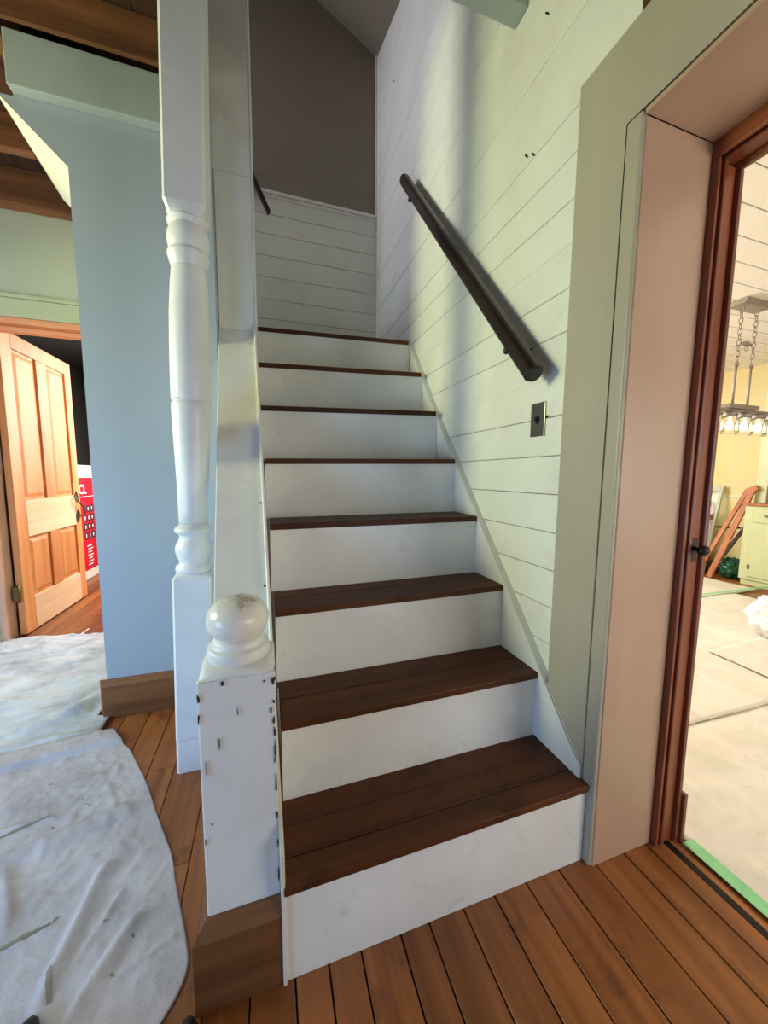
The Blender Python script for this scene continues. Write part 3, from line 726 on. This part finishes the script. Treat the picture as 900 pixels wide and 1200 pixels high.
def HA(x, y, u, v):
    ov = S((1.20-y-(x+.74)*-.13)/.1)
    z = .004
    q = Vector((x*2.2+.5*math.sin(y*3), y*9, 0)); z += (.5+.5*noise.noise(q))*.020
    q = Vector((x*5+y*3, y*20-x*4, 3)); z += max(0, noise.noise(q))*.014
    z += abs(noise.noise(Vector((x*14, y*30, 7))))*.007+max(0, 1-abs(noise.noise(Vector((x*5+y*2, y*13, 19))))*8)*.007
    d, s, t = seg_d(x, y, (-1.312, 1.434), (-1.152, 1.419)); z += .012*math.exp(-(d/.02)**2)
    d, s, t = seg_d(x, y, (-.93, 1.235), (-.86, 1.33)); z += .035*math.exp(-(d/.04)**2)
    d, s, t = seg_d(x, y, (-1.06, 1.16), (-.90, 1.24)); z += .016*math.exp(-(d/.03)**2)
    under = S((1.10+(x+.74)*.13-y)/.05)
    z = z*(1-under)+.0028*under
    return z
def PA(u, v):
    x = -2.6+(-.812+2.6+.0)*u
    yt = 2.25+.012*math.sin(x*11)+(-(x+1.2))*.12
    y = 1.02+(x+.74)*.13+v*(yt-1.02-(x+.74)*.13)
    if u > .97 and y < 1.19: x += .05*(u-.97)/.03
    return x, y
CA = cloth('drop_cloth', PA, HA, 180, 170, M['canvas_white'], 'rumpled whitish canvas drop cloth between the pine door and the blue wall')
# paint smears on the near cloth
def smear(p0, p1, w_, mat=M['stain'], par=CB):
    a = Vector((*p0, 0)); b = Vector((*p1, 0)); d = (b-a); n = max(4, int(d.length/.008)); pr = d.cross(Vector((0, 0, 1))).normalized()
    bm = bmesh.new(); R = []
    for i in range(n+1):
        p = a+d*i/n; ww = w_*(.5+.5*math.sin(math.pi*min(1, (i+.6)/(n+.6))))*random.uniform(.7, 1.1)
        rr = []
        for s in (-1, 0, 1):
            q = p+pr*ww*s; u = 1
            rr.append(bm.verts.new((q.x, q.y, HB_(q.x, q.y, .6, .5)+.0012)))
        R.append(rr)
    for A, B in zip(R, R[1:]):
        for k in (0, 1): bm.faces.new([A[k], A[k+1], B[k+1], B[k]])
    return fin('paint_smear', bm, mat, par, smooth=True)
smear((-.90, .59), (-.742, .645), .006); smear((-.67, .262), (-.578, .290), .009); smear((-.528, .178), (-.500, .118), .008)
smear((-.576, .296), (-.566, .302), .004)
for (sx_, sy_) in ((-.676, .694), (-.655, .668), (-.643, .656), (-.392, .131), (-.82, .80), (-.45, .25), (-.37, .2), (-.72, .60)):
    smear((sx_, sy_), (sx_+random.uniform(.006, .014), sy_+random.uniform(-.01, .006)), random.uniform(.002, .004))

# ------------------------------------------------------------------ right room beyond the doorway
FR = box('floor_dining_room', 1.1805, 5.4, -3.2, 4.0, -.06, -.002, M['floor']); tag(FR, 'board floor of the dining room under the canvas', None, None, 'structure')
bi = 0; x = 4.05
while x < 5.27:
    box('floor_board', x+.001, x+.098, 1.0, 3.2, -.0019, .0, M['floor'], FR); x += .1
WY = box('wall_dining_far', 5.27, 5.37, -3.2, 4.0, 0, 2.5, M['yellow']); tag(WY, 'sunny yellow plaster wall of the dining room', None, None, 'structure')
box('chair_rail', 5.255, 5.2695, 1.79, 4.0, .925, .950, M['cream'], WY, .003)
box('wainscot_panel', 5.262, 5.2695, 1.79, 4.0, .10, .924, M['yellow'], WY)
WYn = box('wall_dining_left', 1.12, 5.37, 4.0, 4.1, 0, 2.5, M['yellow']); tag(WYn, 'yellow side wall of the dining room', None, None, 'structure')
WHn = box('wall_dining_near', 1.114, 1.16, .012, 4.0, 0, 2.42, M['cream']); tag(WHn, 'dining room side of the stair wall', None, None, 'structure')
CD = box('ceiling_dining_room', 1.114, 5.4, -3.2, 4.1, 2.43, 2.5, M['ceilwhite']); tag(CD, 'bright white board ceiling of the dining room', None, None, 'structure')
y = -1.2
while y < 3.9:
    box('ceiling_board', 1.16, 5.27, y+.003, y+.147, 2.42, 2.4295, M['ceilwhite'], CD, .003); y += .15
# canvas sheets
def rect(x0, x1, y0, y1, sk=0):
    return lambda u, v: (x0+(x1-x0)*u+.008*math.sin(v*9)+sk*v, y0+(y1-y0)*v+.008*math.sin(u*13))
def HC(base, seed, cr=()):
    def f(x, y, u, v):
        z = base+(.5+.5*noise.noise(Vector((x*3+seed, y*3, seed))))*.007+max(0, noise.noise(Vector((x*8, y*11+seed, 2))))*.005
        for a, b, w_, h in cr:
            d, s, t = seg_d(x, y, a, b); z += h*math.exp(-(d/w_)**2)
        e = min(u, 1-u, v, 1-v); z = base+(z-base)*min(1, .15+e/.04)
        return z
    return f
GR = 'canvas sheets covering the dining room floor'
cloth('drop_cloth', rect(1.222, 3.6, -2.2, .33), HC(.004, 1, [((1.25, -.10), (1.40, -.30), .012, .008), ((1.22, -.19), (1.5, -.22), .02, .006), ((1.35, .1), (1.6, .0), .03, .004)]), 90, 90, M['canvas_beige'],
      'beige canvas sheet just inside the right doorway, nearest the green tape', group=GR)
cloth('drop_cloth', rect(1.30, 4.4, .30, 1.53), HC(.012, 5), 90, 50, M['canvas_beige'], 'beige canvas sheet in the middle of the dining room floor, under the chandelier', group=GR)
cloth('drop_cloth', rect(1.30, 4.82, 1.50, 2.08), HC(.006, 9), 80, 24, M['canvas_beige'], 'pale canvas sheet furthest away, in front of the green cabinet', group=GR)
cloth('drop_cloth', lambda u, v: (2.72+1.6*u-.10*(1-v), .745-.95*(1-v)+.05*u), HC(.026, 3), 50, 40, M['canvas_beige'], 'smaller folded canvas piece whose corner lies on top of the others below the bag', group=GR)
o = box('tape_strip', 1.207, 1.250, -1.6, -.062, .0075, .009, M['tape']); tag(o, 'wide bright green masking tape along the threshold of the right doorway', 'tape')
o = hexa('tape_strip', [(3.3, 1.525, .030), (5.0, 1.47, .030), (5.0, 1.50, .030), (3.3, 1.555, .030), (3.3, 1.525, .0315), (5.0, 1.47, .0315), (5.0, 1.50, .0315), (3.3, 1.555, .0315)], M['tape'])
tag(o, 'thin green tape line across the far canvas in the dining room', 'tape')

# cabinet
CB_ = root('green_cabinet', (5.1, .9, 0), 'pale green built-in kitchen cabinet with wooden worktop and glazed upper part', 'cabinet')
G = M['cabgreen']
box('lower_body', 4.92, 5.255, -.2, 1.735, .06, .865, G, CB_, .004)
box('toe_base', 4.94, 5.255, -.2, 1.72, .0, .059, G, CB_)
box('worktop', 4.895, 5.255, -.2, 1.75, .866, .892, M['ladderwood'], CB_, .004)
for (ya, yb) in ((1.13, 1.66), (.53, 1.06), (-.07, .46)):
    dr = box('drawer', 4.905, 4.9195, ya, yb, .69, .835, G, CB_, .004)
    box('drawer_pull', 4.888, 4.9045, (ya+yb)/2-.045+.12, (ya+yb)/2+.045+.12, .755, .775, M['steel'], dr, .004)
    dr = box('door', 4.905, 4.9195, ya, yb, .10, .67, G, CB_, .004)
    box('door_hinge', 4.898, 4.9045, yb-.02, yb, .18, .23, M['steel'], dr, .002)
box('side_stile', 5.06, 5.255, 1.64, 1.735, .893, 2.40, G, CB_, .003)
box('side_stile', 5.06, 5.255, -.2, -.1, .893, 2.40, G, CB_, .003)
box('upper_shelf', 5.06, 5.255, -.0995, 1.6395, 1.075, 1.20, G, CB_, .003)
box('upper_back', 5.20, 5.255, -.0995, 1.6395, 1.2005, 2.40, M['mud'], CB_)
box('niche_back', 5.20, 5.255, -.0995, 1.6395, .893, 1.0745, M['trimwood'], CB_)
box('top_rail', 5.06, 5.255, -.0995, 1.6395, 2.20, 2.40, G, CB_, .003)
box('glass_pane', 5.09, 5.094, -.09, 1.63, 1.201, 2.199, M['glass'], CB_)
for z in (1.52, 1.86): box('shelf', 5.10, 5.1995, -.09, 1.63, z, z+.02, G, CB_)
pc = [G]
o = box('stored_item', 5.095, 5.15, 1.48, 1.60, .8935, 1.03, M['trimwood'], None, .004); tag(o, 'small dark red-brown box standing on the cabinet worktop', 'box')

# leaning window sashes
def sash(name, x_base, x_top, y0, y1, h, mids, label, fr_=.055, back=None):
    r = root(name, ((x_base+x_top)/2, (y0+y1)/2, 0), label, 'window sash', 'old window sashes leaning in the dining room')
    def X(z): return x_base+(x_top-x_base)*z/h
    def piece(nm, ya, yb, za, zb, mat, dx=0, th=.03):
        hexa(nm, [(X(za)+dx, ya, za+.003), (X(za)+dx+th, ya, za+.003), (X(za)+dx+th, yb, za+.003), (X(za)+dx, yb, za+.003),
                  (X(zb)+dx, ya, zb+.003), (X(zb)+dx+th, ya, zb+.003), (X(zb)+dx+th, yb, zb+.003), (X(zb)+dx, yb, zb+.003)], mat, r, .002)
    gm = M['green']
    piece('stile', y0, y0+fr_, 0, h, gm); piece('stile', y1-fr_, y1, 0, h, gm)
    piece('rail', y0+fr_+.001, y1-fr_-.001, 0, .08, gm); piece('rail', y0+fr_+.001, y1-fr_-.001, h-.06, h, gm)
    for m_ in mids: piece('glazing_bar', y0+fr_+.001, y1-fr_-.001, m_, m_+.03, gm)
    piece('glass_pane', y0+fr_+.001, y1-fr_-.001, .081, h-.061, M['glass'], .012, .004)
    return r
sash('window_sash', 4.97, 5.20, 2.10, 2.62, 1.06, (.60,), 'tall pale green window sash leaning on the yellow wall, the one farther back', .03)
sash('window_sash', 4.80, 4.93, 2.18, 2.66, .78, (), 'shorter pale green window sash leaning in front of the taller one', .05)
o = hexa('cardboard_sheet', [(5.10, 2.16, .04), (5.105, 2.16, .04), (5.105, 2.5, .04), (5.10, 2.5, .04), (5.235, 2.2, .86), (5.24, 2.2, .86), (5.24, 2.5, .86), (5.235, 2.5, .86)], M['cardboard'])
tag(o, 'brown cardboard sheet behind the leaning window sash', 'cardboard')
# wooden folding ladder frame
LD = root('folding_ladder', (4.95, 1.9, 0), 'orange-brown wooden folding frame leaning beside the green cabinet', 'ladder')
def bar(nm, p, q, w_, t_, mat, parent):
    p = Vector(p); q = Vector(q); d = (q-p).normalized(); a = Vector((1, 0, 0)); a = (a-d*a.dot(d)).normalized(); b = d.cross(a)
    P_ = [p-a*t_-b*w_, p+a*t_-b*w_, p+a*t_+b*w_, p-a*t_+b*w_, q-a*t_-b*w_, q+a*t_-b*w_, q+a*t_+b*w_, q-a*t_+b*w_]
    return hexa(nm, P_, mat, parent, .002)
bar('leg', (4.86, 2.10, .008), (5.06, 1.80, 1.03), .020, .014, M['ladderwood'], LD)
bar('leg', (4.84, 1.96, .008), (5.03, 1.735, 1.05), .026, .014, M['ladderwood'], LD)
bar('leg', (4.98, 1.95, .20), (5.10, 1.80, .62), .016, .012, M['mud'], LD)
bar('cross_bar', (4.98, 2.02, .588), (4.985, 1.79, .606), .010, .010, M['dark'], LD)
bar('top_block', (5.04, 1.79, 1.01), (5.04, 1.70, 1.06), .028, .03, M['ladderwood'], LD)
def blob(name, cx, cy, cz, rx, ry, rz, mat, label, cat, seed, amp=.25, fq=3):
    bm = bmesh.new(); bmesh.ops.create_icosphere(bm, subdivisions=5, radius=1)
    for v in bm.verts:
        n_ = v.co.normalized(); d = 1+amp*noise.noise(n_*fq+Vector((seed, 0, 0)))+amp*.5*abs(noise.noise(n_*fq*3+Vector((0, seed, 0))))
        p = n_*d; z = max(-.75, p.z)
        v.co = (cx+p.x*rx, cy+p.y*ry, cz+(z+.75)*rz)
    return tag(fin(name, bm, mat, None, smooth=True, base=True), label, cat)
blob('rubbish_bag', 5.11, 1.89, .001, .10, .11, .13, M['greenbag'], 'dark green plastic rubbish bag slumped between the wooden frame and the cabinet', 'bag', 3)
blob('rag_pile', 5.13, 2.10, .001, .06, .06, .09, M['mud'], 'heap of dark rags behind the legs of the wooden frame', 'rags', 8)
PBG = blob('plastic_bag', 3.42, .72, .036, .15, .16, .155, M['bagplastic'], 'crumpled white plastic bag sitting on the canvas in the dining room', 'bag', 5, .28, 2.0)

# chandelier
CH = root('chandelier', (3.35, 1.045, 2.42), 'linear chandelier with a row of clear jar shades hung on two chains', 'chandelier')
cx0, cy0 = 3.345, 1.045
hexa('canopy', [(cx0-.15, cy0-.05, 2.385), (cx0+.15, cy0-.05, 2.385), (cx0+.15, cy0+.05, 2.385), (cx0-.15, cy0+.05, 2.385),
                (cx0-.16, cy0-.07, 2.4195), (cx0+.16, cy0-.07, 2.4195), (cx0+.16, cy0+.07, 2.4195), (cx0-.16, cy0+.07, 2.4195)], M['lampmetal'], CH, .003)
for s in (-1, 1):
    z = 2.385; k = 0
    while z > 1.99:
        pts_ = []
        for i in range(12):
            t = 2*math.pi*i/12; a = .012*math.cos(t); b = .024*math.sin(t)
            pts_.append((cx0+s*.085+(a if k % 2 else 0), cy0+(0 if k % 2 else a), z-.02+b))
        tube('chain_link', pts_, .0035, M['lampmetal'], CH, 5, closed=True); z -= .038; k += 1
    tube('rod', [(cx0+s*.085, cy0, 1.99), (cx0+s*.085, cy0, 1.70)], .008, M['lampmetal'], CH, 8)
tube('spreader', [(cx0-.06, cy0, 2.135), (cx0+.0, cy0, 2.14), (cx0+.06, cy0, 2.135)], [.010, .018, .010], M['lampmetal'], CH, 8)
tube('hook', [(cx0+.014*math.cos(t/8*2*math.pi), cy0, 2.105+.016*math.sin(t/8*2*math.pi)) for t in range(8)], .003, M['lampmetal'], CH, 5, closed=True)
box('mount_plate', cx0-.17, cx0+.17, cy0-.035, cy0+.035, 1.668, 1.699, M['lampmetal'], CH, .004)
box('crossbar', cx0-.62, cx0+.62, cy0-.022, cy0+.022, 1.648, 1.667, M['lampmetal'], CH, .003)
for i in range(-4, 4):
    jx = cx0+.0+i*.1665+.075
    sh = lathe('jar_lid', [(.020, 1.6475), (.040, 1.645), (.042, 1.615), (.036, 1.612)], jx, cy0, M['lampmetal'], CH, 20)
    bm = bmesh.new()
    o_ = [(.036, 1.611), (.040, 1.600), (.050, 1.588), (.052, 1.57), (.052, 1.50), (.048, 1.488), (.012, 1.486), (.012, 1.489), (.045, 1.492), (.049, 1.503), (.049, 1.568), (.046, 1.586), (.037, 1.598), (.033, 1.611)]
    n = 20; rg = [[bm.verts.new((jx+r*math.cos(2*math.pi*t/n), cy0+r*math.sin(2*math.pi*t/n), z)) for t in range(n)] for r, z in o_]
    for A, B in zip(rg, rg[1:]+rg[:1]):
        for t in range(n): bm.faces.new([A[t], A[(t+1) % n], B[(t+1) % n], B[t]])
    fin('jar_shade', bm, M['glass'], CH, smooth=True)
    lathe('bulb', [(.008, 1.610), (.010, 1.59), (.020, 1.56), (.024, 1.54), (.018, 1.52), (.004, 1.510)], jx, cy0, M['bulb'], CH, 12)

# tips of the photographer's shoes at the lower frame edge
def shoe(cx, cy, lab):
    bm = bmesh.new(); bmesh.ops.create_uvsphere(bm, u_segments=24, v_segments=12, radius=1)
    for v in bm.verts:
        y = v.co.y; w_ = .045*(1-.18*max(0, y)); v.co = (cx+v.co.x*w_, cy-.13+y*.14, .012+max(0, v.co.z)*.055*(1-.35*max(0, y)) if v.co.z > 0 else .012+v.co.z*.01)
    r = root('shoe', (cx, cy-.13, 0), lab, 'shoe', 'pair of black shoes')
    fin('upper', bm, M['shoe'], r, smooth=True)
shoe(-.205, -.006, 'tip of a black shoe at the bottom frame edge, beside the canvas corner')
shoe(-.52, .095, 'tip of a black shoe at the bottom frame edge, standing on the grey canvas')
